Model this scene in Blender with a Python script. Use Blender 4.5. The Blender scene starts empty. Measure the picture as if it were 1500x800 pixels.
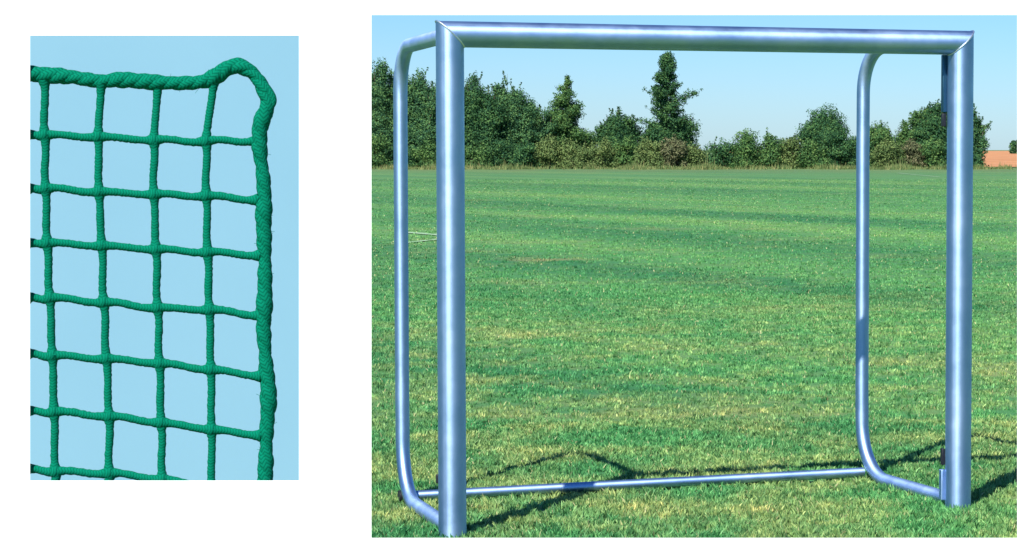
import bpy, bmesh, math, random
import numpy as np
from mathutils import Vector, Matrix
from math import radians, sin, cos, pi

scene = bpy.context.scene
C = scene.collection
random.seed(7)

# ------------------------------------------------------------------ camera
PITCH = 0.05373          # looking slightly down
EYE = 1.505
FPX = 3457.0             # focal length in 1500-wide pixels
cam_d = bpy.data.cameras.new("camera")
cam = bpy.data.objects.new("camera", cam_d)
C.objects.link(cam)
cam.location = (0, 0, EYE)
cam.rotation_euler = (pi / 2 - PITCH, 0, 0)
cam_d.sensor_width = 36.0
cam_d.lens = FPX / 1500.0 * 36.0
cam_d.shift_x = -267.0 / 1500.0
cam_d.shift_y = 5.0 / 1500.0
cam_d.clip_start = 0.05
cam_d.clip_end = 9000
scene.camera = cam

# ------------------------------------------------------------------ sky, sun, exposure
SUN_EL = radians(47.3)
to_sun = Vector((-0.38, -0.925, 0)).normalized()
SUN_AZ = math.atan2(to_sun.x, to_sun.y)          # clockwise from +Y
world = bpy.data.worlds.new("World")
scene.world = world
world.use_nodes = True
wn = world.node_tree
bg = wn.nodes["Background"]
sky = wn.nodes.new("ShaderNodeTexSky")
sky.sky_type = 'NISHITA'
sky.sun_disc = False
sky.sun_elevation = SUN_EL
sky.sun_rotation = SUN_AZ
sky.altitude = 0
sky.air_density = 1.0
sky.dust_density = 0.25
sky.ozone_density = 4.0
tc = wn.nodes.new("ShaderNodeTexCoord")
sx = wn.nodes.new("ShaderNodeSeparateXYZ"); wn.links.new(tc.outputs["Generated"], sx.inputs[0])
rp = wn.nodes.new("ShaderNodeValToRGB")
rp.color_ramp.elements[0].position = 0.0; rp.color_ramp.elements[0].color = (0.62, 0.86, 1.22, 1)
rp.color_ramp.elements[1].position = 0.10; rp.color_ramp.elements[1].color = (0.43, 0.77, 1.10, 1)
wn.links.new(sx.outputs[2], rp.inputs[0])
tint = wn.nodes.new("ShaderNodeMix"); tint.data_type = 'RGBA'; tint.blend_type = 'MULTIPLY'
tint.inputs[0].default_value = 1.0
wn.links.new(sky.outputs[0], tint.inputs[6]); wn.links.new(rp.outputs[0], tint.inputs[7])
wn.links.new(tint.outputs[2], bg.inputs[0])
bg.inputs[1].default_value = 0.068
sun_d = bpy.data.lights.new("sun", 'SUN')
sun_d.energy = 4.6
sun_d.angle = radians(0.55)
sun_d.color = (1.0, 0.95, 0.87)
sun = bpy.data.objects.new("sun", sun_d)
C.objects.link(sun)
sdir = Vector((to_sun.x * cos(SUN_EL), to_sun.y * cos(SUN_EL), sin(SUN_EL)))
sun.rotation_euler = sdir.to_track_quat('Z', 'Y').to_euler()
scene.view_settings.view_transform = 'Standard'
scene.view_settings.look = 'None'
scene.view_settings.gamma = 1.0
scene.view_settings.use_curve_mapping = False
scene.view_settings.exposure = 0.85

# ------------------------------------------------------------------ helpers
def N(nt, t, **kw):
    n = nt.nodes.new(t)
    for k, v in kw.items():
        setattr(n, k, v)
    return n

def new_mat(name, rough=0.6, metal=0.0, color=(0.5, 0.5, 0.5), spec=0.5):
    m = bpy.data.materials.new(name)
    m.use_nodes = True
    b = m.node_tree.nodes["Principled BSDF"]
    b.inputs["Base Color"].default_value = (*color, 1)
    b.inputs["Roughness"].default_value = rough
    b.inputs["Metallic"].default_value = metal
    b.inputs["Specular IOR Level"].default_value = spec
    return m, m.node_tree, b

def noise(nt, vec, scale, detail=4, rough=0.55):
    n = N(nt, "ShaderNodeTexNoise")
    n.inputs["Scale"].default_value = scale
    n.inputs["Detail"].default_value = detail
    n.inputs["Roughness"].default_value = rough
    if vec is not None:
        nt.links.new(vec, n.inputs["Vector"])
    return n.outputs["Fac"]

def ramp(nt, fac, stops):
    r = N(nt, "ShaderNodeValToRGB")
    el = r.color_ramp.elements
    while len(el) > 1:
        el.remove(el[-1])
    el[0].position = stops[0][0]
    el[0].color = (*stops[0][1], 1)
    for p, c in stops[1:]:
        e = el.new(p)
        e.color = (*c, 1)
    nt.links.new(fac, r.inputs[0])
    return r.outputs[0]

def mix(nt, fac, a, b, mode='MIX'):
    m = N(nt, "ShaderNodeMix", data_type='RGBA', blend_type=mode)
    for i, v in ((0, fac), (6, a), (7, b)):
        if hasattr(v, "links"):
            nt.links.new(v, m.inputs[i])
        elif isinstance(v, (int, float)):
            m.inputs[i].default_value = v
        else:
            m.inputs[i].default_value = (*v, 1)
    return m.outputs[2]

def mrange(nt, v, a, b, c=0.0, d=1.0):
    m = N(nt, "ShaderNodeMapRange")
    nt.links.new(v, m.inputs[0])
    for i, q in enumerate((a, b, c, d)):
        m.inputs[i + 1].default_value = q
    return m.outputs[0]

def mth(nt, op, a, b=0.0):
    m = N(nt, "ShaderNodeMath", operation=op)
    for i, v in ((0, a), (1, b)):
        if hasattr(v, "links"):
            nt.links.new(v, m.inputs[i])
        else:
            m.inputs[i].default_value = v
    return m.outputs[0]

def tag(o, label=None, cat=None, group=None, kind=None):
    if label: o["label"] = label
    if cat: o["category"] = cat
    if group: o["group"] = group
    if kind: o["kind"] = kind
    return o

def empty(name, loc=(0, 0, 0)):
    o = bpy.data.objects.new(name, None)
    o.empty_display_size = 0.2
    C.objects.link(o)
    o.location = loc
    return o

def obj_from(name, verts, faces, mat, parent=None, smooth=False, uvs=None):
    me = bpy.data.meshes.new(name)
    me.from_pydata([tuple(v) for v in verts], [], faces)
    if uvs is not None:
        lay = me.uv_layers.new(name="UVMap")
        for p in me.polygons:
            for li, q in zip(p.loop_indices, uvs[p.index]):
                lay.data[li].uv = q
    if smooth:
        for p in me.polygons:
            p.use_smooth = True
    me.materials.append(mat)
    me.update()
    o = bpy.data.objects.new(name, me)
    C.objects.link(o)
    o.parent = parent
    return o

def big_mesh(name, verts, quads, mat, parent=None, smooth=False):
    """fast mesh from numpy arrays; quads (n,k)"""
    me = bpy.data.meshes.new(name)
    v = np.asarray(verts, dtype=np.float32)
    q = np.asarray(quads, dtype=np.int32)
    k = q.shape[1]
    me.vertices.add(len(v))
    me.vertices.foreach_set("co", v.ravel())
    me.loops.add(q.size)
    me.loops.foreach_set("vertex_index", q.ravel())
    me.polygons.add(len(q))
    me.polygons.foreach_set("loop_start", np.arange(0, q.size, k, dtype=np.int32))
    me.polygons.foreach_set("loop_total", np.full(len(q), k, dtype=np.int32))
    me.polygons.foreach_set("use_smooth", np.full(len(q), smooth))
    me.update(calc_edges=True)
    me.materials.append(mat)
    o = bpy.data.objects.new(name, me)
    C.objects.link(o)
    o.parent = parent
    return o

class MB:
    def __init__(s):
        s.v, s.f, s.uv = [], [], []
    def tube(s, path, rads, seg=16, cap=True, squash=None):
        """swept tube; rads scalar or per point; squash=(dir, factor)"""
        P = [Vector(p) for p in path]
        n = len(P)
        R = rads if isinstance(rads, (list, tuple)) else [rads] * n
        T = []
        for i in range(n):
            a = P[max(0, i - 1)]; b = P[min(n - 1, i + 1)]
            T.append((b - a).normalized())
        up = Vector((0, 0, 1)) if abs(T[0].z) < 0.9 else Vector((0, 1, 0))
        X = T[0].cross(up).normalized()
        base = len(s.v)
        L = 0
        Ls = []
        for i in range(n):
            if i:
                L += (P[i] - P[i - 1]).length
                X = (X - T[i] * X.dot(T[i])).normalized()
            Y = T[i].cross(X)
            Ls.append(L)
            for k in range(seg):
                a = 2 * pi * k / seg
                d = X * cos(a) * R[i] + Y * sin(a) * R[i]
                s.v.append(P[i] + d)
        for i in range(n - 1):
            for k in range(seg):
                k2 = (k + 1) % seg
                s.f.append((base + i * seg + k, base + i * seg + k2, base + (i + 1) * seg + k2, base + (i + 1) * seg + k))
                u0, u1 = k / seg, (k + 1) / seg
                s.uv.append(((u0, Ls[i]), (u1, Ls[i]), (u1, Ls[i + 1]), (u0, Ls[i + 1])))
        if cap:
            s.f.append(tuple(base + k for k in range(seg))[::-1]); s.uv.append(((0, 0),) * seg)
            s.f.append(tuple(base + (n - 1) * seg + k for k in range(seg))); s.uv.append(((0, 0),) * seg)
    def box(s, c, d, ax=None):
        c = Vector(c)
        ax = ax or (Vector((1, 0, 0)), Vector((0, 1, 0)), Vector((0, 0, 1)))
        b = len(s.v)
        for z in (-1, 1):
            for y in (-1, 1):
                for x in (-1, 1):
                    s.v.append(c + ax[0] * x * d[0] / 2 + ax[1] * y * d[1] / 2 + ax[2] * z * d[2] / 2)
        for f in ((0, 2, 3, 1), (4, 5, 7, 6), (0, 1, 5, 4), (2, 6, 7, 3), (0, 4, 6, 2), (1, 3, 7, 5)):
            s.f.append(tuple(b + i for i in f)); s.uv.append(((0, 0),) * 4)
    def build(s, name, mat, parent=None, smooth=True, bevel=0.0):
        o = obj_from(name, s.v, s.f, mat, parent, False, s.uv)
        if smooth:
            me = o.data
            for p in me.polygons:
                p.use_smooth = True
            me.set_sharp_from_angle(angle=radians(40))
        if bevel:
            m = o.modifiers.new("bevel", 'BEVEL')
            m.width = bevel; m.segments = 2; m.limit_method = 'ANGLE'
        return o

# ------------------------------------------------------------------ materials
def grass_color(nt, blades):
    """shared colour of turf sheet and blades, driven by the place on the field"""
    geo = N(nt, "ShaderNodeNewGeometry")
    sep = N(nt, "ShaderNodeSeparateXYZ")
    nt.links.new(geo.outputs["Position"], sep.inputs[0])
    flat = N(nt, "ShaderNodeCombineXYZ")
    nt.links.new(sep.outputs[0], flat.inputs[0]); nt.links.new(sep.outputs[1], flat.inputs[1])
    P = flat.outputs[0]
    y = sep.outputs[1]
    # streaks left by the mower
    mp = N(nt, "ShaderNodeMapping")
    nt.links.new(P, mp.inputs[0])
    mp.vector_type = 'TEXTURE'        # stripes run along the touchline
    mp.inputs["Rotation"].default_value = (0, 0, radians(-61))
    mp.inputs["Scale"].default_value = (60.0, 6.0, 1)
    streak = noise(nt, mp.outputs[0], 1.0, 2, 0.5)
    patch = noise(nt, P, 1.6, 4, 0.6)
    patch2 = noise(nt, P, 0.35, 3, 0.55)
    fine = noise(nt, P, 24.0, 4, 0.75)
    green = ramp(nt, streak, [(0.36, GR_DARK), (0.5, GR_MID), (0.64, GR_LIGHT)])
    yel = mth(nt, 'ADD', mth(nt, 'MULTIPLY', patch, 0.65), mth(nt, 'MULTIPLY', patch2, 0.35))
    near = mrange(nt, y, 8.0, 26.0, 1.0, 0.0)
    farm = mrange(nt, y, 90.0, 185.0, 0.0, 1.0)
    yf = mrange(nt, yel, 0.43, 0.66)
    yfac = mth(nt, 'MULTIPLY', yf, mth(nt, 'ADD', mth(nt, 'MULTIPLY', near, 0.75), 0.22))
    c = mix(nt, yfac, green, GR_YELLOW)
    dry = noise(nt, P, 0.35, 4, 0.65)
    dfac = mth(nt, 'MULTIPLY', mrange(nt, dry, 0.56, 0.72), mth(nt, 'ADD', mth(nt, 'MULTIPLY', farm, 0.5), 0.22))
    c = mix(nt, dfac, c, GR_DRY)
    verge = mth(nt, 'MULTIPLY', mrange(nt, y, 140.0, 172.0, 0.0, 1.0), mrange(nt, dry, 0.32, 0.56))
    c = mix(nt, mth(nt, 'MULTIPLY', verge, 0.85), c, GR_VERGE)
    c = mix(nt, mrange(nt, y, 40.0, 110.0, 0.0, 0.5), c, (0.115, 0.255, 0.100))
    # worn bare spot behind the left post
    ds = N(nt, "ShaderNodeVectorMath", operation='SUBTRACT')
    nt.links.new(P, ds.inputs[0]); ds.inputs[1].default_value = (-2.05, 32.4, 0)
    dm = N(nt, "ShaderNodeVectorMath", operation='MULTIPLY')
    nt.links.new(ds.outputs[0], dm.inputs[0]); dm.inputs[1].default_value = (1.6, 1.0, 0)
    dl = N(nt, "ShaderNodeVectorMath", operation='LENGTH')
    nt.links.new(dm.outputs[0], dl.inputs[0])
    spot = mth(nt, 'MULTIPLY', mrange(nt, dl.outputs["Value"], 0.2, 1.3, 1.0, 0.0), mrange(nt, patch, 0.38, 0.55))
    c = mix(nt, mth(nt, 'MULTIPLY', spot, 0.5), c, GR_DRY)
    fv = mrange(nt, fine, 0.32, 0.68, 0.75, 1.25)
    v = N(nt, "ShaderNodeVectorMath", operation='SCALE')
    nt.links.new(c, v.inputs[0]); nt.links.new(fv, v.inputs["Scale"])
    return v.outputs[0], geo, P

GR_DARK = (0.040, 0.205, 0.078)
GR_MID = (0.090, 0.300, 0.100)
GR_LIGHT = (0.175, 0.370, 0.115)
GR_YELLOW = (0.385, 0.420, 0.150)
GR_DRY = (0.42, 0.33, 0.16)
GR_VERGE = (0.24, 0.22, 0.10)

turf_m, nt, b = new_mat("turf", 0.9, spec=0.15)
col, geo, P = grass_color(nt, False)
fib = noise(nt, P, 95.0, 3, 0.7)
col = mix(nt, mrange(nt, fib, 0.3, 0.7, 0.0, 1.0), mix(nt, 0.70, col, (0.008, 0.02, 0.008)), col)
nt.links.new(col, b.inputs["Base Color"])
bp = N(nt, "ShaderNodeBump")
bp.inputs["Strength"].default_value = 0.7
bp.inputs["Distance"].default_value = 0.03
nt.links.new(noise(nt, P, 22.0, 5, 0.75), bp.inputs["Height"])
nt.links.new(bp.outputs[0], b.inputs["Normal"])

blade_m, nt, b = new_mat("grass_blades", 0.55, spec=0.25)
col, geo, P = grass_color(nt, True)
rnd = geo.outputs["Random Per Island"]
an = N(nt, "ShaderNodeAttribute", attribute_name="tint")
tone = ramp(nt, an.outputs["Fac"], [(0.0, (0.22, 0.36, 0.30)), (0.3, (0.62, 0.80, 0.72)), (0.55, (1.0, 1.03, 0.95)), (0.8, (1.55, 1.35, 1.25)), (1.0, (2.3, 1.75, 1.7))])
col = mix(nt, 1.0, col, tone, 'MULTIPLY')
straw = mrange(nt, rnd, 0.965, 0.975, 0.0, 0.6)
col = mix(nt, straw, col, (0.62, 0.52, 0.28))
nt.links.new(col, b.inputs["Base Color"])
tr = N(nt, "ShaderNodeBsdfTranslucent")
nt.links.new(col, tr.inputs[0])
ms = N(nt, "ShaderNodeMixShader"); ms.inputs[0].default_value = 0.2
nt.links.new(b.outputs[0], ms.inputs[1]); nt.links.new(tr.outputs[0], ms.inputs[2])
nt.links.new(ms.outputs[0], nt.nodes["Material Output"].inputs[0])

def foliage_mat(name, dark, mid, light, scale=1.1):
    m, nt, b = new_mat(name, 0.7, spec=0.12)
    geo = N(nt, "ShaderNodeNewGeometry")
    n1 = noise(nt, geo.outputs["Position"], scale, 3, 0.6)
    f = mth(nt, 'ADD', mth(nt, 'MULTIPLY', n1, 0.6), mth(nt, 'MULTIPLY', geo.outputs["Random Per Island"], 0.4))
    c = ramp(nt, f, [(0.28, dark), (0.5, mid), (0.74, light)])
    nt.links.new(c, b.inputs["Base Color"])
    tr = N(nt, "ShaderNodeBsdfTranslucent")
    nt.links.new(c, tr.inputs[0])
    ms = N(nt, "ShaderNodeMixShader"); ms.inputs[0].default_value = 0.25
    nt.links.new(b.outputs[0], ms.inputs[1]); nt.links.new(tr.outputs[0], ms.inputs[2])
    nt.links.new(ms.outputs[0], nt.nodes["Material Output"].inputs[0])
    return m

F_POPLAR = foliage_mat("poplar_leaves", (0.026, 0.085, 0.048), (0.055, 0.150, 0.060), (0.150, 0.28, 0.090))
F_DARK = foliage_mat("dark_leaves", (0.020, 0.070, 0.036), (0.040, 0.120, 0.045), (0.115, 0.23, 0.070))
F_MID = foliage_mat("green_leaves", (0.035, 0.095, 0.038), (0.070, 0.165, 0.050), (0.170, 0.28, 0.08))
F_OLIVE = foliage_mat("olive_leaves", (0.070, 0.125, 0.045), (0.13, 0.20, 0.065), (0.22, 0.28, 0.095))
F_BROWN = foliage_mat("withered_leaves", (0.07, 0.085, 0.045), (0.13, 0.155, 0.07), (0.24, 0.22, 0.12))

bark_m, nt, b = new_mat("bark", 0.9, spec=0.1)
tc = N(nt, "ShaderNodeTexCoord")
nt.links.new(ramp(nt, noise(nt, tc.outputs["Object"], 6, 5), [(0.3, (0.07, 0.05, 0.035)), (0.7, (0.20, 0.15, 0.11))]), b.inputs["Base Color"])

alu_m, nt, b = new_mat("brushed_aluminium", 0.56, 1.0, (0.46, 0.56, 0.80))
b.inputs["Anisotropic"].default_value = 0.55
b.inputs["Anisotropic Rotation"].default_value = 0.25
tg = N(nt, "ShaderNodeTangent", direction_type='UV_MAP')
nt.links.new(tg.outputs[0], b.inputs["Tangent"])
tc = N(nt, "ShaderNodeTexCoord")
nn = noise(nt, tc.outputs["Object"], 9.0, 6, 0.65)
nt.links.new(mrange(nt, nn, 0.3, 0.7, 0.45, 0.62), b.inputs["Roughness"])
nt.links.new(ramp(nt, noise(nt, tc.outputs["Object"], 3.0, 7, 0.7), [(0.3, (0.27, 0.42, 0.66)), (0.5, (0.34, 0.49, 0.73)), (0.72, (0.43, 0.57, 0.79))]), b.inputs["Base Color"])
bp = N(nt, "ShaderNodeBump"); bp.inputs["Strength"].default_value = 0.12; bp.inputs["Distance"].default_value = 0.002
nt.links.new(noise(nt, tc.outputs["Object"], 260.0, 3, 0.7), bp.inputs["Height"])
nt.links.new(bp.outputs[0], b.inputs["Normal"])

shaded_alu_m, nt, b = new_mat("shade_toned_channel", 0.5, 1.0, (0.05, 0.13, 0.20))  # shade under the crossbar put into a darker metal colour
nt.links.new(mrange(nt, noise(nt, N(nt, "ShaderNodeTexCoord").outputs["Object"], 20), 0.3, 0.7, 0.4, 0.6), b.inputs["Roughness"])

weld_m, nt, b = new_mat("weld_bead", 0.4, 1.0, (0.85, 0.85, 0.88))
tc = N(nt, "ShaderNodeTexCoord")
bp = N(nt, "ShaderNodeBump"); bp.inputs["Strength"].default_value = 0.5; bp.inputs["Distance"].default_value = 0.002
nt.links.new(noise(nt, tc.outputs["Object"], 160.0, 2), bp.inputs["Height"])
nt.links.new(bp.outputs[0], b.inputs["Normal"])

plastic_m, nt, b = new_mat("black_plastic", 0.55, 0.0, (0.006, 0.008, 0.014))
tc = N(nt, "ShaderNodeTexCoord")
nt.links.new(mrange(nt, noise(nt, tc.outputs["Object"], 30), 0.3, 0.7, 0.45, 0.65), b.inputs["Roughness"])

line_m, nt, b = new_mat("faded_line_paint", 0.9, spec=0.1)
geo = N(nt, "ShaderNodeNewGeometry")
nt.links.new(ramp(nt, noise(nt, geo.outputs["Position"], 7.0, 5, 0.7), [(0.42, (0.12, 0.27, 0.11)), (0.68, (0.50, 0.58, 0.48))]), b.inputs["Base Color"])

soil_m, nt, b = new_mat("ploughed_red_soil", 0.95, spec=0.1)
geo = N(nt, "ShaderNodeNewGeometry")
mp = N(nt, "ShaderNodeMapping"); nt.links.new(geo.outputs["Position"], mp.inputs[0])
mp.inputs["Scale"].default_value = (0.35, 0.02, 1)
nt.links.new(ramp(nt, noise(nt, mp.outputs[0], 1.0, 5, 0.65), [(0.3, (0.36, 0.16, 0.075)), (0.7, (0.52, 0.26, 0.12))]), b.inputs["Base Color"])

white_m, nt, b = new_mat("white_painted_board", 0.55, 0.0, (0.88, 0.88, 0.87), 0.3)
tc = N(nt, "ShaderNodeTexCoord")
nt.links.new(ramp(nt, noise(nt, tc.outputs["Object"], 14, 4), [(0.2, (0.87, 0.87, 0.865)), (0.8, (0.90, 0.90, 0.90))]), b.inputs["Base Color"])

blue_m, nt, b = new_mat("pale_blue_board", 0.8, 0.0, (0.18, 0.35, 0.45), 0.15)
tc = N(nt, "ShaderNodeTexCoord")
nt.links.new(ramp(nt, noise(nt, tc.outputs["Object"], 5, 3), [(0.3, (0.178, 0.338, 0.445)), (0.7, (0.188, 0.350, 0.458))]), b.inputs["Base Color"])

def rope_mat(name, freq, tilt, dark, light):
    m, nt, b = new_mat(name, 0.95, spec=0.04)
    uv = N(nt, "ShaderNodeUVMap")
    sp = N(nt, "ShaderNodeSeparateXYZ"); nt.links.new(uv.outputs[0], sp.inputs[0])
    # chevrons of knitted yarn: v * freq + |u'|
    tri = mth(nt, 'PINGPONG', mth(nt, 'MULTIPLY', sp.outputs[0], 4.0), 0.5)
    ph = mth(nt, 'ADD', mth(nt, 'MULTIPLY', sp.outputs[1], freq), mth(nt, 'MULTIPLY', tri, tilt))
    w = mth(nt, 'ABSOLUTE', mth(nt, 'SINE', mth(nt, 'MULTIPLY', ph, pi)))
    tc = N(nt, "ShaderNodeTexCoord")
    fz = noise(nt, tc.outputs["Object"], 900, 3, 0.7)
    h = mth(nt, 'ADD', mth(nt, 'MULTIPLY', w, 0.75), mth(nt, 'MULTIPLY', fz, 0.5))
    nt.links.new(ramp(nt, h, [(0.2, dark), (0.9, light)]), b.inputs["Base Color"])
    bp = N(nt, "ShaderNodeBump"); bp.inputs["Strength"].default_value = 0.38; bp.inputs["Distance"].default_value = 0.0006
    nt.links.new(h, bp.inputs["Height"]); nt.links.new(bp.outputs[0], b.inputs["Normal"])
    return m
cord_m = rope_mat("green_knitted_cord", 430.0, 1.0, (0.0, 0.080, 0.045), (0.001, 0.155, 0.090))
yarn_m = rope_mat("green_twisted_rope", 360.0, 2.0, (0.0, 0.070, 0.040), (0.001, 0.155, 0.090))

# ------------------------------------------------------------------ ground
def sheet(name, x0, x1, y0, y1, z, mat, nx=1, ny=1):
    vs, fs = [], []
    for j in range(ny + 1):
        for i in range(nx + 1):
            vs.append((x0 + (x1 - x0) * i / nx, y0 + (y1 - y0) * j / ny, z))
    for j in range(ny):
        for i in range(nx):
            a = j * (nx + 1) + i
            fs.append((a, a + 1, a + nx + 2, a + nx + 1))
    return obj_from(name, vs, fs, mat)
tag(sheet("ground", -4000, 4000, -400, 6000, 0, turf_m), kind="structure")
tag(sheet("field", 15, 900, 198, 2600, 0.06, soil_m), kind="structure")

def seg_line(p, q, w, z):
    p, q = Vector((p[0], p[1], 0)), Vector((q[0], q[1], 0))
    d = (q - p).normalized(); n = Vector((-d.y, d.x, 0)) * w / 2
    up = Vector((0, 0, z))
    return [p + n + up, p - n + up, q - n + up, q + n + up]
vs, fs = [], []
LINES = [((-5.3, 42.9), (-4.05, 40.6), 0.26), ((-4.75, 37.3), (-4.12, 39.9), 0.12),
         ((12.9, 150.0), (13.3, 128.0), 0.2), ((-14, 58.9), (-6.1, 44.4), 0.07)]
for k, (p, q, w) in enumerate(LINES):
    b0 = len(vs); vs += seg_line(p, q, w, 0.012 + 0.004 * k); fs.append((b0, b0 + 1, b0 + 2, b0 + 3))
tag(obj_from("pitch_markings", vs, fs, line_m), kind="structure")

# ------------------------------------------------------------------ grass blades (one mass)
rng = np.random.default_rng(3)
def blades(nc, per, y0, y1, hmin, hmax, w, rad, feather=False):
    """mown turf: nc little plants of `per` blades, each plant with its own height and tint"""
    u = rng.uniform(0, 1, nc)
    cy = y0 + (y1 - y0) * (u ** 1.7 if feather else u)
    cx = rng.uniform(-1, 1, nc) * (0.155 * cy + 0.9)
    tone = 0.53 + rng.normal(0, 0.23, nc) * np.minimum(1, 15 / cy)
    hc = rng.uniform(hmin, hmax, nc)
    n = nc * per
    rep = lambda q: np.repeat(q, per)
    sc = rad * np.maximum(1, rep(cy) / 14) ** 0.5
    x = rep(cx) + rng.normal(0, 1, n) * sc; y = rep(cy) + rng.normal(0, 1, n) * sc
    h = rep(hc) * rng.uniform(0.6, 1.15, n)
    tn = rep(tone) + rng.normal(0, 0.10, n)
    a = rng.uniform(0, 2 * pi, n)
    lean = rng.uniform(0.1, 0.9, n) * h
    la = rng.uniform(0, 2 * pi, n)
    wv = w * rng.uniform(0.6, 1.3, n) * np.maximum(1, y / y0) ** 0.8
    V = np.empty((n, 4, 3))
    dx, dy = np.cos(a) * wv, np.sin(a) * wv
    lx, ly = np.cos(la) * lean, np.sin(la) * lean
    V[:, 0] = np.stack([x - dx, y - dy, np.zeros(n)], 1)
    V[:, 1] = np.stack([x + dx, y + dy, np.zeros(n)], 1)
    V[:, 2] = np.stack([x + dx * .8 + lx * .45, y + dy * .8 + ly * .45, h * .62], 1)
    V[:, 3] = np.stack([x - dx * .1 + lx, y - dy * .1 + ly, h], 1)
    ok = np.ones(n, bool)
    for fx, fy in ((-0.944, 9.149), (1.107, 9.885)):    # worn short round the feet
        ok &= ~((np.abs(x - fx) < .085) & (y > fy - .16) & (y < fy + .07) & (rng.uniform(0, 1, n) < .85))
    for p, q, lw in LINES:           # paint lies on closely shaved turf
        p_, q_ = np.array(p), np.array(q); d_ = q_ - p_; L_ = np.hypot(*d_); d_ = d_ / L_
        rx, ry = x - p_[0], y - p_[1]
        al = rx * d_[0] + ry * d_[1]; ac = np.abs(-rx * d_[1] + ry * d_[0])
        ok &= ~((al > 0) & (al < L_) & (ac < lw * 0.5) & (rng.uniform(0, 1, n) < .8))
    return V[ok].reshape(-1, 3), np.repeat(tn[ok], 4)
res = [blades(26000, 12, 8.5, 13.0, 0.008, 0.032, 0.0028, 0.011),
       blades(22000, 10, 13.0, 24.0, 0.008, 0.030, 0.0034, 0.014),
       blades(34000, 8, 24.0, 120.0, 0.010, 0.030, 0.0060, 0.018, True)]
parts = [r[0] for r in res]; tones = [r[1] for r in res]
# taller tufts around the feet of the posts, where the mower does not reach
def tufts(cx, cy, n, rad, h0, h1):
    V = []
    for _ in range(n):
        a = rng.uniform(0, 2 * pi); r = rad * (0.9 + 0.5 * rng.uniform())
        x, y = cx + cos(a) * r, cy + sin(a) * r
        h = rng.uniform(h0, h1); t = rng.uniform(0, 2 * pi); w = 0.003
        lx, ly = rng.uniform(-.5, .5, 2) * h
        V += [(x - cos(t) * w, y - sin(t) * w, 0), (x + cos(t) * w, y + sin(t) * w, 0),
              (x + cos(t) * w * .7 + lx * .4, y + sin(t) * w * .7 + ly * .4, h * .6), (x + lx, y + ly, h)]
    return np.array(V)
parts += [tufts(-0.944, 9.149, 70, 0.060, 0.008, 0.022), tufts(1.107, 9.885, 110, 0.060, 0.008, 0.026)]
GV = np.concatenate(parts)
GQ = np.arange(len(GV)).reshape(-1, 4)
tones = np.concatenate(tones + [np.full(len(GV) - sum(len(t) for t in tones), 0.5)])
go = big_mesh("grass", GV, GQ, blade_m)
at_ = go.data.attributes.new("tint", 'FLOAT', 'POINT')
at_.data.foreach_set("value", tones.astype(np.float32))
tag(go, kind="stuff")

# ------------------------------------------------------------------ the goal
GX, GY, YAW = -0.944, 9.149, 0.3456
W, H = 2.185, 2.0
RP = 0.0545
goal = empty("goal", (GX, GY, 0))
goal.rotation_euler = (0, 0, YAW)
tag(goal, "silver aluminium football goal without a net standing on mown grass", "goal")

def elliptic(name, p0, p1, rx, ry, cut0, cut1, mat, seg=64):
    """straight tube along p0->p1 (local), ends cut by planes: cut=(point, normal) or None"""
    p0, p1 = Vector(p0), Vector(p1)
    d = (p1 - p0).normalized()
    Y = Vector((0, 1, 0)); X = Y.cross(d).normalized()
    vs = []
    rings = 2
    ends = []
    for end, cut in ((p0, cut0), (p1, cut1)):
        ring = []
        for k in range(seg):
            a = 2 * pi * k / seg
            # shallow ridge lines of the extruded profile
            g = 1.0 - 0.010 * max(0, 1 - abs(((a / (2 * pi) * 4) % 1) - 0.5) * 14)
            q = end + (X * cos(a) * rx + Y * sin(a) * ry) * g
            if cut is not None:
                pt, nn = Vector(cut[0]), Vector(cut[1])
                t = (pt - q).dot(nn) / d.dot(nn)
                q = q + d * t
            ring.append(q)
        vs += ring
    fs = [(k, (k + 1) % seg, seg + (k + 1) % seg, seg + k) for k in range(seg)]
    fs.append(tuple(range(seg))[::-1]); fs.append(tuple(range(seg, 2 * seg)))
    sv = [(q - p0).dot(d) for q in vs]
    uvs = [((k / seg, sv[k]), ((k + 1) / seg, sv[(k + 1) % seg]), ((k + 1) / seg, sv[seg + (k + 1) % seg]), (k / seg, sv[seg + k])) for k in range(seg)] + [((0, 0),) * seg] * 2
    o = obj_from(name, vs, fs, mat, goal, uvs=uvs)
    for p in o.data.polygons:
        p.use_smooth = True
    o.data.set_sharp_from_angle(angle=radians(30))
    return o
RC = 0.0505
zc = H - RC
ML = ((0, 0, zc), (1, 0, 1))       # mitre plane left: x = -(z-zc)
MR = ((W, 0, zc), (-1, 0, 1))
elliptic("post", (0, 0, -0.02), (0, 0, zc), RP, RP, None, ((0, 0, zc), (RC, 0, RP)), alu_m)
elliptic("post", (W, 0, -0.02), (W, 0, zc), RP, RP, None, ((W, 0, zc), (-RC, 0, RP)), alu_m)
elliptic("crossbar", (0, 0, zc), (W, 0, zc), RC, RP, ((0, 0, zc), (RC, 0, RP)), ((W, 0, zc), (-RC, 0, RP)), alu_m)
for x, s in ((0, 1), (W, -1)):
    mb = MB()
    path = []
    for k in range(49):
        a = 2 * pi * k / 48
        path.append((x + s * -RP * cos(a) * 1.005, RP * sin(a) * 1.01, zc + RC * cos(a) * 1.005))
    mb.tube(path, 0.0032, 8, cap=False)
    mb.build("weld_seam", weld_m, goal)

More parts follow.
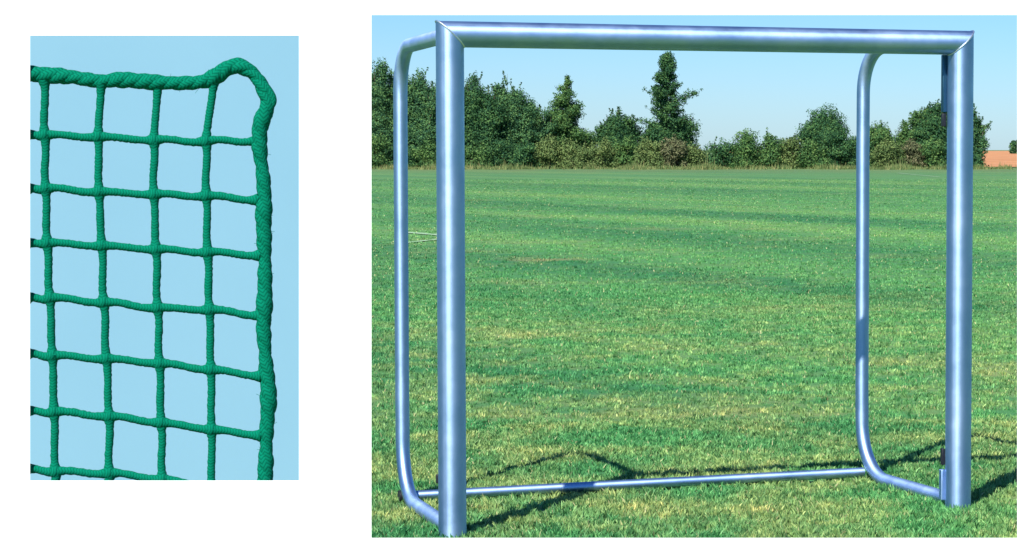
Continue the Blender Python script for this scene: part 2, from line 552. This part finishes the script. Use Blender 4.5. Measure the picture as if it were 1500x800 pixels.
# side frames: top rail, bend, upright, bend, bottom rail
def arc(c, r, u, v, a0, a1, n=12):
    c, u, v = Vector(c), Vector(u), Vector(v)
    return [c + u * r * cos(a0 + (a1 - a0) * i / n) + v * r * sin(a0 + (a1 - a0) * i / n) for i in range(n + 1)]
RT = 0.030
REAR_L = (0.016, 0.938)      # local rear corner of each side frame
REAR_R = (W - 0.037, 0.915)
def side_frame(px, rear):
    rx, ry = rear
    d = Vector((rx - px, ry, 0)); L = d.length; d.normalize()
    def Q(t, z): return Vector((px, 0, 0)) + d * t + Vector((0, 0, z))
    zt, zb = H - (0.040 if px else 0.062), RT * 0.75
    r1, r2 = 0.20, 0.24
    path = [Q(0.03, zt + 0.01), Q(0.3, zt + 0.006), Q(L - r1 - 0.03, zt)]
    for i in range(13):
        a = pi / 2 * (1 - i / 12)
        path.append(Q(L - r1 + r1 * cos(a), zt - r1 + r1 * sin(a)))
    for z in (1.5, 1.1, 0.7, 0.42):
        path.append(Q(L + 0.002, z))
    for i in range(15):
        a = -pi / 2 * i / 14
        path.append(Q(L - r2 + r2 * cos(a), zb + r2 + r2 * sin(a)))
    path += [Q(L * 0.4, zb), Q(0.04, zb)]
    mb = MB(); mb.tube(path, RT, 24)
    mb.build("side_frame", alu_m, goal)
side_frame(0, REAR_L)
side_frame(W, REAR_R)
mb = MB()
pl = Vector((REAR_L[0] - 0.014, REAR_L[1] - 0.05, 0.030)); pr = Vector((REAR_R[0] - 0.015, REAR_R[1] - 0.05, 0.038))
mb.tube([pl + (pr - pl) * i / 8 for i in range(9)], 0.0215, 24)
gb = mb.build("ground_bar", alu_m, goal)
mb = MB(); ex = (pr - pl).normalized()
mb.tube([pl - ex * 0.016, pl + ex * 0.003], 0.026, 20)
mb.build("end_cap", plastic_m, goal)
mb = MB(); mid = pl + (pr - pl) * 0.33
mb.tube([mid - ex * 0.0015, mid + ex * 0.0015], 0.0222, 24)
mb.build("joint_collar", weld_m, goal)
# bolts holding bar to frames
mb = MB(); mb.tube([(REAR_L[0] + .005, REAR_L[1] - 0.05, 0.075), (REAR_L[0] + 0.025, REAR_L[1] - 0.07, 0.075)], 0.013, 6)
mb.build("bolt", plastic_m, goal, smooth=False)
# flat plates and slotted strips on the inner side of the posts
for x, s in ((W, -1),):
    mb = MB(); mb.box((x + s * (0.052 if x else 0.040), 0.038, 1.78), (0.030, 0.02, 0.24))
    mb.build("net_channel", shaded_alu_m, goal, bevel=0.003)
mb = MB(); mb.box((W - 0.058, 0.038, 1.628), (0.018, 0.018, 0.055)); mb.build("net_clip", plastic_m, goal, bevel=0.003)
mb = MB(); mb.box((W - 0.055, 0.036, 0.092), (0.022, 0.026, 0.130)); mb.build("bracket", alu_m, goal, bevel=0.004)
mb = MB(); mb.box((W - 0.052, 0.040, 0.210), (0.014, 0.02, 0.070)); mb.build("net_clip", plastic_m, goal, bevel=0.003)
mb = MB(); mb.box((-0.050, 0.035, 0.22), (0.012, 0.016, 0.035)); mb.build("net_clip", plastic_m, goal, bevel=0.003)

# ------------------------------------------------------------------ trees and shrubs beyond the field
def leaf_cloud(lobes, per_m3, size, seedv, max_n=9000):
    """leaf-sized tilted faces spread through ellipsoid lobes [(cx,cy,cz,rx,ry,rz)]"""
    g = np.random.default_rng(seedv)
    out = []
    for (cx, cy, cz, rx, ry, rz) in lobes:
        n = int(min(max_n, per_m3 * 4.19 * rx * ry * rz)) + 7
        d = g.normal(size=(n, 3)); d /= np.linalg.norm(d, axis=1)[:, None]
        r = g.uniform(0, 1, n) ** 0.5 * (1 + 0.22 * np.sin(d[:, 0] * 5 + seedv) * np.sin(d[:, 2] * 6 + seedv * 2) + g.normal(0, .10, n))
        p = d * r[:, None] * np.array([rx, ry, rz]) + np.array([cx, cy, cz])
        out.append(np.concatenate([p, d], 1))
    p = np.concatenate(out)
    p = p[p[:, 2] > 0.03]
    p, D = p[:, :3], p[:, 3:]
    n = len(p)
    nrm = g.normal(size=(n, 3)) * 0.55 + D; nrm[:, 2] += 0.15; nrm /= np.linalg.norm(nrm, axis=1)[:, None]
    t = np.cross(nrm, g.normal(size=(n, 3))); t /= np.linalg.norm(t, axis=1)[:, None]
    bt = np.cross(nrm, t)
    s = size * g.uniform(0.55, 1.35, n)[:, None]
    V = np.stack([p - t * s * .9, p - bt * s * .45, p + t * s * .9, p + bt * s * .45], 1)
    return V.reshape(-1, 3)

def limb(mb, p, q, r0, r1, n=5, wob=0.05, rg=random):
    p, q = Vector(p), Vector(q); L = (q - p).length
    path = [p.lerp(q, i / n) + Vector((rg.uniform(-1, 1), rg.uniform(-1, 1), 0)) * wob * L * (0 if i in (0,) else 1) for i in range(n + 1)]
    mb.tube(path, [r0 + (r1 - r0) * i / n for i in range(n + 1)], 6)
    return path

def spray(lobes, rg, p, q, r, n=5):
    """foliage along a twig, thinning to its tip"""
    for i in range(n):
        t = (i + .5) / n
        rr = r * (1.15 - .8 * t) * rg.uniform(.75, 1.25)
        lobes.append((p[0] + (q[0] - p[0]) * t + rg.uniform(-.4, .4) * r, p[1] + (q[1] - p[1]) * t, p[2] + (q[2] - p[2]) * t + rg.uniform(-.3, .3) * r, rr, rr, rr * rg.uniform(.8, 1.3)))

def plant(name, kind, x, y, h, w, mat, sd, label, cat, group, leaf=0.095, dens=430):
    rg = random.Random(sd)
    root = empty(name, (x, y, 0))
    tag(root, label, cat, group)
    mb = MB(); lobes = []
    if kind == 'upright':        # many rising stems, leafy spires
        k = max(5, int(w * 2.6))
        for i in range(k):
            fx = (i + .5) / k * 2 - 1 + rg.uniform(-.1, .1)
            tx = fx * w / 2 * .92
            hh = h * (0.66 + .34 * (1 - abs(fx) ** 2.0)) * rg.uniform(.86, 1.0) if i != k // 2 else h
            ty = rg.uniform(-.4, .4) * w * .6
            limb(mb, (tx * .35, ty * .4, 0), (tx, ty, hh * .97), 0.05, 0.008, 6, .02, rg)
            for _ in range(4):
                t0 = rg.uniform(.45, .85); qa = (tx * (.35 + .65 * t0), ty * t0, hh * t0)
                qb = (qa[0] + rg.uniform(-.7, .7), qa[1] + rg.uniform(-.3, .3), min(h * 1.01, qa[2] + hh * rg.uniform(.14, .30)))
                limb(mb, qa, qb, .02, .005, 3, .03, rg)
                spray(lobes, rg, qa, qb, .17, 9)
            for t in np.arange(0.10, 1.0, 0.10):
                rr = (1 - .78 * t ** 3) * w * .23 + .06
                if rg.random() < .12 + .2 * t: continue
                lobes.append((tx * (.35 + .65 * t) + rg.uniform(-.3, .3), ty * (.4 + .6 * t), hh * t, rr * rg.uniform(.8, 1.3), rr, hh * .10))
    elif kind == 'cone':
        limb(mb, (0, 0, 0), (0, 0, h * .96), 0.12, 0.012, 8, .006, rg)
        for i in range(46):
            t = (i / 46) ** .85; z = h * (.10 + .86 * t)
            R = w / 2 * 1.25 * (1 - t) ** .85 * rg.uniform(.6, 1.1) + .06
            a = rg.uniform(0, 2 * pi); rr = .30 * R + .16
            q = (cos(a) * R * .68, sin(a) * R * .68, z)
            limb(mb, (0, 0, z - .1), q, .03, .006, 3, .03, rg)
            lobes.append((*q, rr * 1.15, rr * 1.15, rr * .8))
            lobes.append((cos(a) * R * .3, sin(a) * R * .3, z, rr, rr, rr))
    elif kind == 'slender':      # tall open tree, trunk showing
        limb(mb, (0, 0, 0), (0.1, 0, h * .97), 0.14, 0.015, 9, .008, rg)
        for i in range(30):
            t = .24 + .74 * (i / 29); z = h * t
            prof = 0.55 + .45 * sin(pi * min(1, (t - .2) / .55)) if t < .6 else max(.10, 1 - (t - .45) / .57)
            R = w / 2 * prof * rg.uniform(.5, 1.3)
            if rg.random() < .08: continue
            a = i * 2.4 + rg.uniform(-.4, .4)
            q = (cos(a) * R, sin(a) * R, z + R * .35)
            limb(mb, (0.1 * t, 0, z), q, .035, .006, 4, .03, rg)
            rr = w * .062
            spray(lobes, rg, (0.1 * t + q[0] * .25, q[1] * .25, z + R * .1), (q[0] * 1.05, q[1], q[2] + .1), rr * 1.45, 6)
            if i % 2: lobes.append((.08 + q[0] * .15, q[1] * .1, z, rr * .6, rr * .6, rr * 1.2))
    else:                        # round bush
        k = max(8, int(w * 5))
        for i in range(k):
            a = rg.uniform(0, 2 * pi); R = w / 2 * rg.uniform(.05, .78)
            z = h * rg.uniform(.18, .80) * (1 - .35 * (R / (w / 2)) ** 2)
            rr = min(w, h) * rg.uniform(.17, .31)
            q = (cos(a) * R, sin(a) * R * .8, z)
            limb(mb, (q[0] * .2, q[1] * .2, 0), q, .035, .008, 4, .03, rg)
            lobes.append((*q, rr * rg.uniform(.9, 1.4), rr, rr * rg.uniform(.8, 1.15)))
            if i % 2 == 0:       # a lone shoot standing above the outline
                q2 = (q[0] + rg.uniform(-.2, .2), q[1], min(h * 1.03, z + rr * rg.uniform(1.1, 1.8)))
                limb(mb, q, q2, .012, .004, 3, .03, rg)
                spray(lobes, rg, q, q2, .20, 5)
        for i in range(int(w * 3)):   # skirt down to the grass
            lobes.append((rg.uniform(-.48, .48) * w, rg.uniform(-.35, .1) * w, .30, .42, .35, .36))
    mb.build("trunk", bark_m, root)
    V = leaf_cloud(lobes, dens, leaf, sd)
    big_mesh("crown", V, np.arange(len(V)).reshape(-1, 4), mat, root)
    return root

def at(u, dist):                 # sideways place on the far hedge line for a bearing measured on the photo
    return (u - 1017.0) / FPX * dist
def ht(v, dist):                 # height above the ground
    return EYE + (219.2 - v) / FPX * dist

G_T = "saplings and trees on the far edge of the field"
G_S = "shrubs of the hedge along the far edge of the field"
T = [  # kind, name, bearing, top, width in m, distance, material, label, category
 ('upright', 'tree', 556, 86, 5.0, 188, F_POPLAR, "tall leafy tree with wispy top at the left end of the hedge", 'tree'),
 ('upright', 'tree', 612, 100, 5.6, 187, F_POPLAR, "wispy upright tree seen between the rear tube and the left front post", 'tree'),
 ('upright', 'tree', 655, 98, 4.8, 190, F_POPLAR, "upright tree mostly hidden behind the left front post of the goal", 'tree'),
 ('upright', 'tree', 697, 106, 5.2, 188, F_DARK, "bushy dark tree rising just right of the left front post", 'tree'),
 ('upright', 'tree', 743, 104, 5.2, 189, F_POPLAR, "tall tree of several pointed leafy stems, second one right of the left front post", 'tree'),
 ('upright', 'tree', 783, 146, 3.8, 190, F_POPLAR, "thin lower tree left of the cone-shaped one", 'tree'),
 ('cone', 'tree', 830, 106, 5.0, 191, F_MID, "dense cone-shaped green tree standing alone above the hedge", 'tree'),
 ('upright', 'tree', 906, 157, 4.0, 191, F_DARK, "low dark bushy tree between the cone-shaped tree and the tall slender one", 'tree'),
 ('slender', 'tree', 976, 82, 5.2, 191, F_DARK, "tallest slender open tree with its trunk showing, left of centre", 'tree'),
 ('bush', 'tree', 978, 152, 4.4, 192, F_DARK, "dark round bushy tree around the foot of the tall slender tree", 'tree'),
 ('bush', 'tree', 1205, 163, 4.6, 190, F_DARK, "broad round dark tree with its peak left of the right rear tube", 'tree'),
 ('bush', 'tree', 1285, 178, 3.8, 190, F_MID, "medium round green tree just right of the right rear tube", 'tree'),
 ('upright', 'tree', 1352, 156, 4.8, 191, F_MID, "upright leafy tree left of the right front post", 'tree'),
 ('upright', 'tree', 1392, 134, 5.2, 189, F_DARK, "dark leafy tree largely behind the right front post", 'tree'),
 ('upright', 'tree', 1424, 158, 2.4, 188, F_POPLAR, "feathery last tree of the hedge beside the red soil field", 'tree'),
]
for i, (k, nme, u, v, w, dist, m, lab, cat) in enumerate(T):
    plant(nme, k, at(u, dist), dist, ht(v, dist), w, m, 100 + i, lab, cat, G_T)

S = [  # bearing, top, width, distance, material
 (548, 196, 2.6, 184, F_MID, "green shrub at the left end of the hedge foot"),
 (588, 202, 2.4, 185, F_DARK, "dark low shrub behind the rear left goal tube"),
 (622, 206, 2.2, 184, F_MID, "low green shrub between the rear left tube and the left front post"),
 (664, 200, 2.4, 185, F_DARK, "low shrub hidden behind the left front post"),
 (700, 208, 2.2, 184, F_MID, "bright low shrub at the right side of the left front post"),
 (738, 204, 2.6, 185, F_DARK, "dark low shrub under the pointed leafy tree"),
 (772, 200, 2.4, 184, F_DARK, "dark low shrub left of the pale shrubs of the hedge"),
 (806, 197, 2.8, 184, F_OLIVE, "pale olive shrub at the left foot of the cone-shaped tree"),
 (846, 199, 2.8, 184, F_OLIVE, "pale olive shrub at the right foot of the cone-shaped tree"),
 (884, 202, 2.7, 184, F_OLIVE, "bright yellowish shrub left of the low dark bushy tree"),
 (918, 200, 2.5, 185, F_MID, "green shrub under the low dark bushy tree"),
 (950, 203, 2.6, 184, F_OLIVE, "olive shrub left of the slender tree trunk"),
 (986, 198, 2.6, 184, F_BROWN, "withered brownish shrub at the foot of the tall slender tree"),
 (1022, 203, 2.6, 184, F_OLIVE, "olive brown shrub right of the tall slender tree"),
 (1056, 200, 2.8, 185, F_DARK, "dark green shrub in the low middle stretch of the hedge"),
 (1092, 190, 2.8, 184, F_MID, "leafy green shrub in the low stretch, right of the darker one"),
 (1126, 189, 2.6, 184, F_MID, "green shrub with loose shoots before the hedge rises to the right"),
 (1156, 190, 2.6, 184, F_OLIVE, "pale olive shrub at the left foot of the broad dark tree"),
 (1192, 203, 2.6, 184, F_MID, "low green shrub under the broad dark tree"),
 (1228, 184, 2.8, 185, F_DARK, "dark shrub left of the right rear tube"),
 (1264, 197, 2.6, 184, F_DARK, "dark shrub behind the right rear tube"),
 (1300, 200, 2.6, 184, F_OLIVE, "olive shrub right of the right rear tube"),
 (1334, 203, 2.6, 184, F_BROWN, "dry pale shrub midway between the right rear tube and right front post"),
 (1366, 199, 2.4, 184, F_MID, "green shrub left of the right front post"),
 (1400, 204, 2.4, 184, F_DARK, "low shrub behind the right front post"),
 (1424, 210, 1.5, 184, F_DARK, "small shrub closing the hedge next to the red soil field"),
]
for i, (u, v, w, dist, m, lab) in enumerate(S):
    plant("shrub", 'bush', at(u, dist), dist + random.uniform(-.6, .6), ht(v, dist), w, m, 300 + i, lab, 'shrub', G_S, leaf=0.095, dens=430)
plant("tree", 'bush', at(1492, 820), 820, ht(207, 820), 9.0, F_DARK, 555, "small distant dark tree on the horizon beyond the red soil field", 'tree', G_T, leaf=0.5, dens=3)

# tall weeds and dry grass along the hedge foot
n = 34000
y = rng.uniform(176, 185.5, n); x = rng.uniform(-30, 24.5, n)
h = rng.uniform(.12, .38, n) * (1 + .5 * np.sin(x * 1.7) * np.sin(x * .43 + 1)); wv = .035
keep = (np.sin(x * 1.3 + np.sin(y) * 2) + np.sin(x * .37 + 2) * .8 + rng.normal(0, .5, n) + (y - 181) * .25) > 0
x, y, h = x[keep], y[keep], h[keep]; n = len(x)
h *= np.where(rng.uniform(0, 1, n) < .05, 2.2, 1.0)
a = rng.uniform(0, pi, n)
V = np.stack([np.stack([x - wv * np.cos(a), y - wv * np.sin(a), 0 * h], 1), np.stack([x + wv * np.cos(a), y + wv * np.sin(a), 0 * h], 1),
              np.stack([x + .1 * rng.normal(size=n), y + .1 * rng.normal(size=n), h], 1)], 1).reshape(-1, 3)
weed_m = foliage_mat("dry_weeds", (0.08, 0.14, 0.045), (0.16, 0.22, 0.075), (0.32, 0.30, 0.13), .5)
tag(big_mesh("weeds", V, np.arange(len(V)).reshape(-1, 3), weed_m), kind="stuff")

# ------------------------------------------------------------------ white display board with two openings
# Board frame: x right, y up along the board, z towards the viewer; one unit = U metres
BD = 1.90
U = BD / FPX
axf = Vector((0, cos(PITCH), -sin(PITCH))); axu = Vector((0, sin(PITCH), cos(PITCH))); axr = Vector((1, 0, 0))
bc = Vector((0, 0, EYE)) + axf * BD
BM = Matrix.Translation(bc) @ Matrix((axr, axu, -axf)).transposed().to_4x4()
def BL(u, v, z=0.0):             # board units -> board metres
    return Vector(((u - 1017) * U, (405 - v) * U, z))
board = empty("display_board", (bc.x, bc.y, 0))
tag(board, "white board with a large opening onto the field and a narrow one beside it", "board")
xs0, xs1, ys0, ys1 = -34, 1532, -34, 834
holes = [(44, 438, 52, 704), (544, 1490, 22, 788)]
vs, fs = [], []
TH = 0.004
def add_ring(rects_z):
    pass
bm = bmesh.new()
def grid_face(z, infl):
    """outer rectangle minus two holes, as quads"""
    hs = [(a - infl, b_ + infl, c - infl, d + infl) for a, b_, c, d in holes]
    X = sorted({xs0, xs1, *[q for h_ in hs for q in h_[:2]]}); Y = sorted({ys0, ys1, *[q for h_ in hs for q in h_[2:]]})
    verts = {}
    def vv(x, y):
        if (x, y) not in verts: verts[(x, y)] = bm.verts.new(BM @ BL(x, y, z) - Vector((bc.x, bc.y, 0)))
        return verts[(x, y)]
    for i in range(len(X) - 1):
        for j in range(len(Y) - 1):
            mx, my = (X[i] + X[i + 1]) / 2, (Y[j] + Y[j + 1]) / 2
            if any(a < mx < b_ and c < my < d for a, b_, c, d in hs): continue
            q = [vv(X[i], Y[j]), vv(X[i + 1], Y[j]), vv(X[i + 1], Y[j + 1]), vv(X[i], Y[j + 1])]
            bm.faces.new(q if z == 0 else q[::-1])
    return vv, hs
INF = TH / U
vf, hf = grid_face(0.0, 0)
vb, hb = grid_face(-TH, INF)
bmv = bm.verts
# bevelled sides of the openings and outer rim, each with its own vertices
def quad(*p):
    bm.faces.new([bm.verts.new(BM @ BL(*q) - Vector((bc.x, bc.y, 0))) for q in p])
for (a, b_, c, d), (A, B_, Cc, D) in list(zip(hf, hb)) + [((xs0, xs1, ys0, ys1), (xs0, xs1, ys0, ys1))]:
    quad((a, c, 0), (b_, c, 0), (B_, Cc, -TH), (A, Cc, -TH)); quad((b_, c, 0), (b_, d, 0), (B_, D, -TH), (B_, Cc, -TH))
    quad((b_, d, 0), (a, d, 0), (A, D, -TH), (B_, D, -TH)); quad((a, d, 0), (a, c, 0), (A, Cc, -TH), (A, D, -TH))
bmesh.ops.remove_doubles(bm, verts=bm.verts, dist=1e-6)
bmesh.ops.recalc_face_normals(bm, faces=bm.faces)
me = bpy.data.meshes.new("panel"); bm.to_mesh(me); bm.free(); me.materials.append(white_m)
po = bpy.data.objects.new("panel", me); C.objects.link(po); po.parent = board
for sx in (-0.50, 0.22):
    mb = MB()
    zb_ = bc.z - 0.224
    mb.box((sx, 0.035, zb_ / 2 + 0.01), (0.03, 0.03, zb_ - 0.02))
    mb.box((sx, 0.035, 0.012), (0.05, 0.40, 0.024))
    mb.build("leg", white_m, board, smooth=False, bevel=0.002)

# pale blue screen standing behind the narrow opening
SD = 2.50
sx0, sx1 = -0.98, -0.392
screen = empty("backing_screen", (sx0 / 2 + sx1 / 2, SD, 0))
tag(screen, "plain pale blue screen seen behind the green net", "screen")
hw = (sx1 - sx0) / 2
mb = MB(); mb.box((0, 0, 1.38), (hw * 2, 0.012, 0.80)); mb.build("panel", blue_m, screen, smooth=False, bevel=0.001)
for s in (-1, 1):
    mb = MB(); mb.box((s * hw * .8, 0.030, 0.52), (0.025, 0.025, 1.02)); mb.box((s * hw * .8, 0.030, 0.012), (0.04, 0.34, 0.024))
    mb.build("leg", white_m, screen, smooth=False, bevel=0.002)

# ------------------------------------------------------------------ the green net tied into the narrow opening
net = empty("net", (bc.x, bc.y, 0))
tag(net, "green square-mesh net corner with a thick border rope against pale blue", "net")
def W3(u, v, z=0.0):
    p = BL(u, v, z); k = 1 - ZN / BD      # the net hangs just behind the board
    return BM @ Vector((p.x * k, p.y * k, p.z)) - Vector((bc.x, bc.y, 0))
ZN = -0.0078
cols = [
 [(65, 118), (65.5, 198), (67, 276), (69, 356), (73, 436.5), (77, 521), (79, 603), (81, 691), (82, 712)],
 [(148, 122), (144, 200.5), (145, 281), (149, 360), (152, 443), (156, 525.5), (160, 610), (160, 693), (160, 712)],
 [(231, 124), (225.5, 205.5), (225.5, 285), (228.5, 365.5), (231, 451), (234, 532.5), (236, 619), (238, 702), (238, 714)],
 [(313, 118), (302, 207), (302.5, 287), (304, 369.5), (307, 454), (309, 541.5), (310, 629.5), (310, 716)],
]
ledge = [(38, 198), (38, 278), (38, 357), (38, 438), (38, 519.5), (38, 603.5), (38, 687)]
redge = [(377, 206), (378, 293), (381, 374), (381, 462), (382, 551), (382, 638), None]
def cord(mb, a, b_, bow, rj=9.8, rm=5.8, zoff=0.0):
    """one bar of the mesh from knot a to knot b, thick where it meets the knots"""
    A, B = Vector((a[0], a[1])), Vector((b_[0], b_[1]))
    L = (B - A).length; n = max(6, int(L / 3.0)); d = (B - A).normalized(); nr = Vector((-d.y, d.x))
    pts, rr = [], []
    for i in range(n + 1):
        t = i / n; s = min(t, 1 - t) * L
        p = A.lerp(B, t) + nr * (bow * sin(pi * 2 * t) + random.uniform(-.25, .25))
        f = max(0.0, 1 - s / 17.0)
        pts.append(W3(p.x, p.y, ZN + zoff)); rr.append((rm + (rj - rm) * f ** 1.7 + random.uniform(-.45, .45)) * U)
    mb.tube(pts, rr, 14, cap=True)
mesh_b = MB()
for c in cols:
    for a, b_ in zip(c[:-1], c[1:]):
        cord(mesh_b, a, b_, random.uniform(-1.2, -.3))
for k in range(7):
    js = [ledge[k]] + [c[k + 1] for c in cols if len(c) > k + 1]
    if redge[k]: js.append(redge[k])
    for a, b_ in zip(js[:-1], js[1:]):
        cord(mesh_b, (a[0], a[1]), (b_[0], b_[1]), random.uniform(-2.0, -.8))
for c in cols:       # knots
    for j, p in enumerate(c[1:8]):
        pts = [W3(p[0] + t * 7.5, p[1] + t * 1.5, ZN) for t in (-1, -.6, -.2, .2, .6, 1)]
        mesh_b.tube(pts, [q * U for q in (5.0, 8.4, 10.2, 10.2, 8.4, 5.0)], 14)
for p in [q for q in redge if q]:
    pts = [W3(p[0] + t * 5, p[1] + t * 3, ZN) for t in (-1, -.5, 0, .5, 1)]
    mesh_b.tube(pts, [q * U for q in (5, 8.2, 9.4, 8.2, 5)], 12)
mesh_b.build("mesh", cord_m, net)

rope_pts = [(36, 108), (56, 109), (80, 111), (105, 113), (130, 117), (150, 119), (176, 117), (205, 119), (235, 121), (262, 122), (288, 121), (306, 117),
            (322, 108), (336, 99), (350, 97), (364, 103), (377, 115), (386, 132), (392, 150), (388, 166), (382, 182), (380, 202), (381, 225),
            (385, 255), (387, 290), (386, 320), (387, 350), (388, 385), (388, 420), (387, 455), (386, 480), (388, 510), (390, 540), (393, 568), (393, 596),
            (391, 625), (390, 655), (389, 685), (388, 714)]
def smooth_path(P, step):
    out = []
    n = len(P)
    for i in range(n - 1):
        p0, p1, p2, p3 = P[max(0, i - 1)], P[i], P[i + 1], P[min(n - 1, i + 2)]
        m = max(2, int(math.dist(p1, p2) / step))
        for j in range(m):
            t = j / m
            out.append(tuple(0.5 * ((2 * p1[q]) + (-p0[q] + p2[q]) * t + (2 * p0[q] - 5 * p1[q] + 4 * p2[q] - p3[q]) * t * t + (-p0[q] + 3 * p1[q] - 3 * p2[q] + p3[q]) * t ** 3) for q in (0, 1)))
    out.append(P[-1])
    return out
RPth = smooth_path(rope_pts, 2.2)
rope = MB()
pitch = 62.0
for sidx in range(3):
    pts, rr = [], []
    s = 0.0
    for i, p in enumerate(RPth):
        if i: s += math.dist(p, RPth[i - 1])
        a = RPth[max(0, i - 1)]; b_ = RPth[min(len(RPth) - 1, i + 1)]
        d = Vector((b_[0] - a[0], b_[1] - a[1])).normalized(); nr = Vector((-d.y, d.x))
        ph = 2 * pi * (s / pitch + sidx / 3)
        swell = 1 + .10 * sin(s / 21.0) + .06 * sin(s / 7.3 + 1)
        off = 3.1 * swell
        q = Vector(p) + nr * cos(ph) * off
        pts.append(W3(q.x, q.y, ZN + sin(ph) * off * U)); rr.append((8.4 * swell + random.uniform(-.3, .3)) * U)
    rope.tube(pts, rr, 12)
for _ in range(26):
    p = random.choice(RPth[10:-6]); a = random.uniform(0, 2 * pi); L = random.uniform(12, 19)
    q = (p[0] + cos(a) * L, p[1] + sin(a) * L); mdd = ((p[0] + q[0]) / 2 + random.uniform(-3, 3), (p[1] + q[1]) / 2 + random.uniform(-3, 3))
    rope.tube([W3(p[0], p[1], ZN), W3(*mdd, ZN + .002), W3(*q, ZN + .001)], 0.28 * U, 4)
br = rope.build("border_rope", yarn_m, net)
# loose end of the rope lying along the corner
tail = MB()
tp = smooth_path([(376, 112), (384, 122), (392, 132), (399, 143), (400, 151), (396, 158)], 2.0)
tail.tube([W3(p[0], p[1], ZN + 0.001) for p in tp], [(5.2 + 1.8 * sin(pi * min(1, i / len(tp) * 1.2))) * U for i in range(len(tp))], 12)
tail.build("rope_end", yarn_m, br)
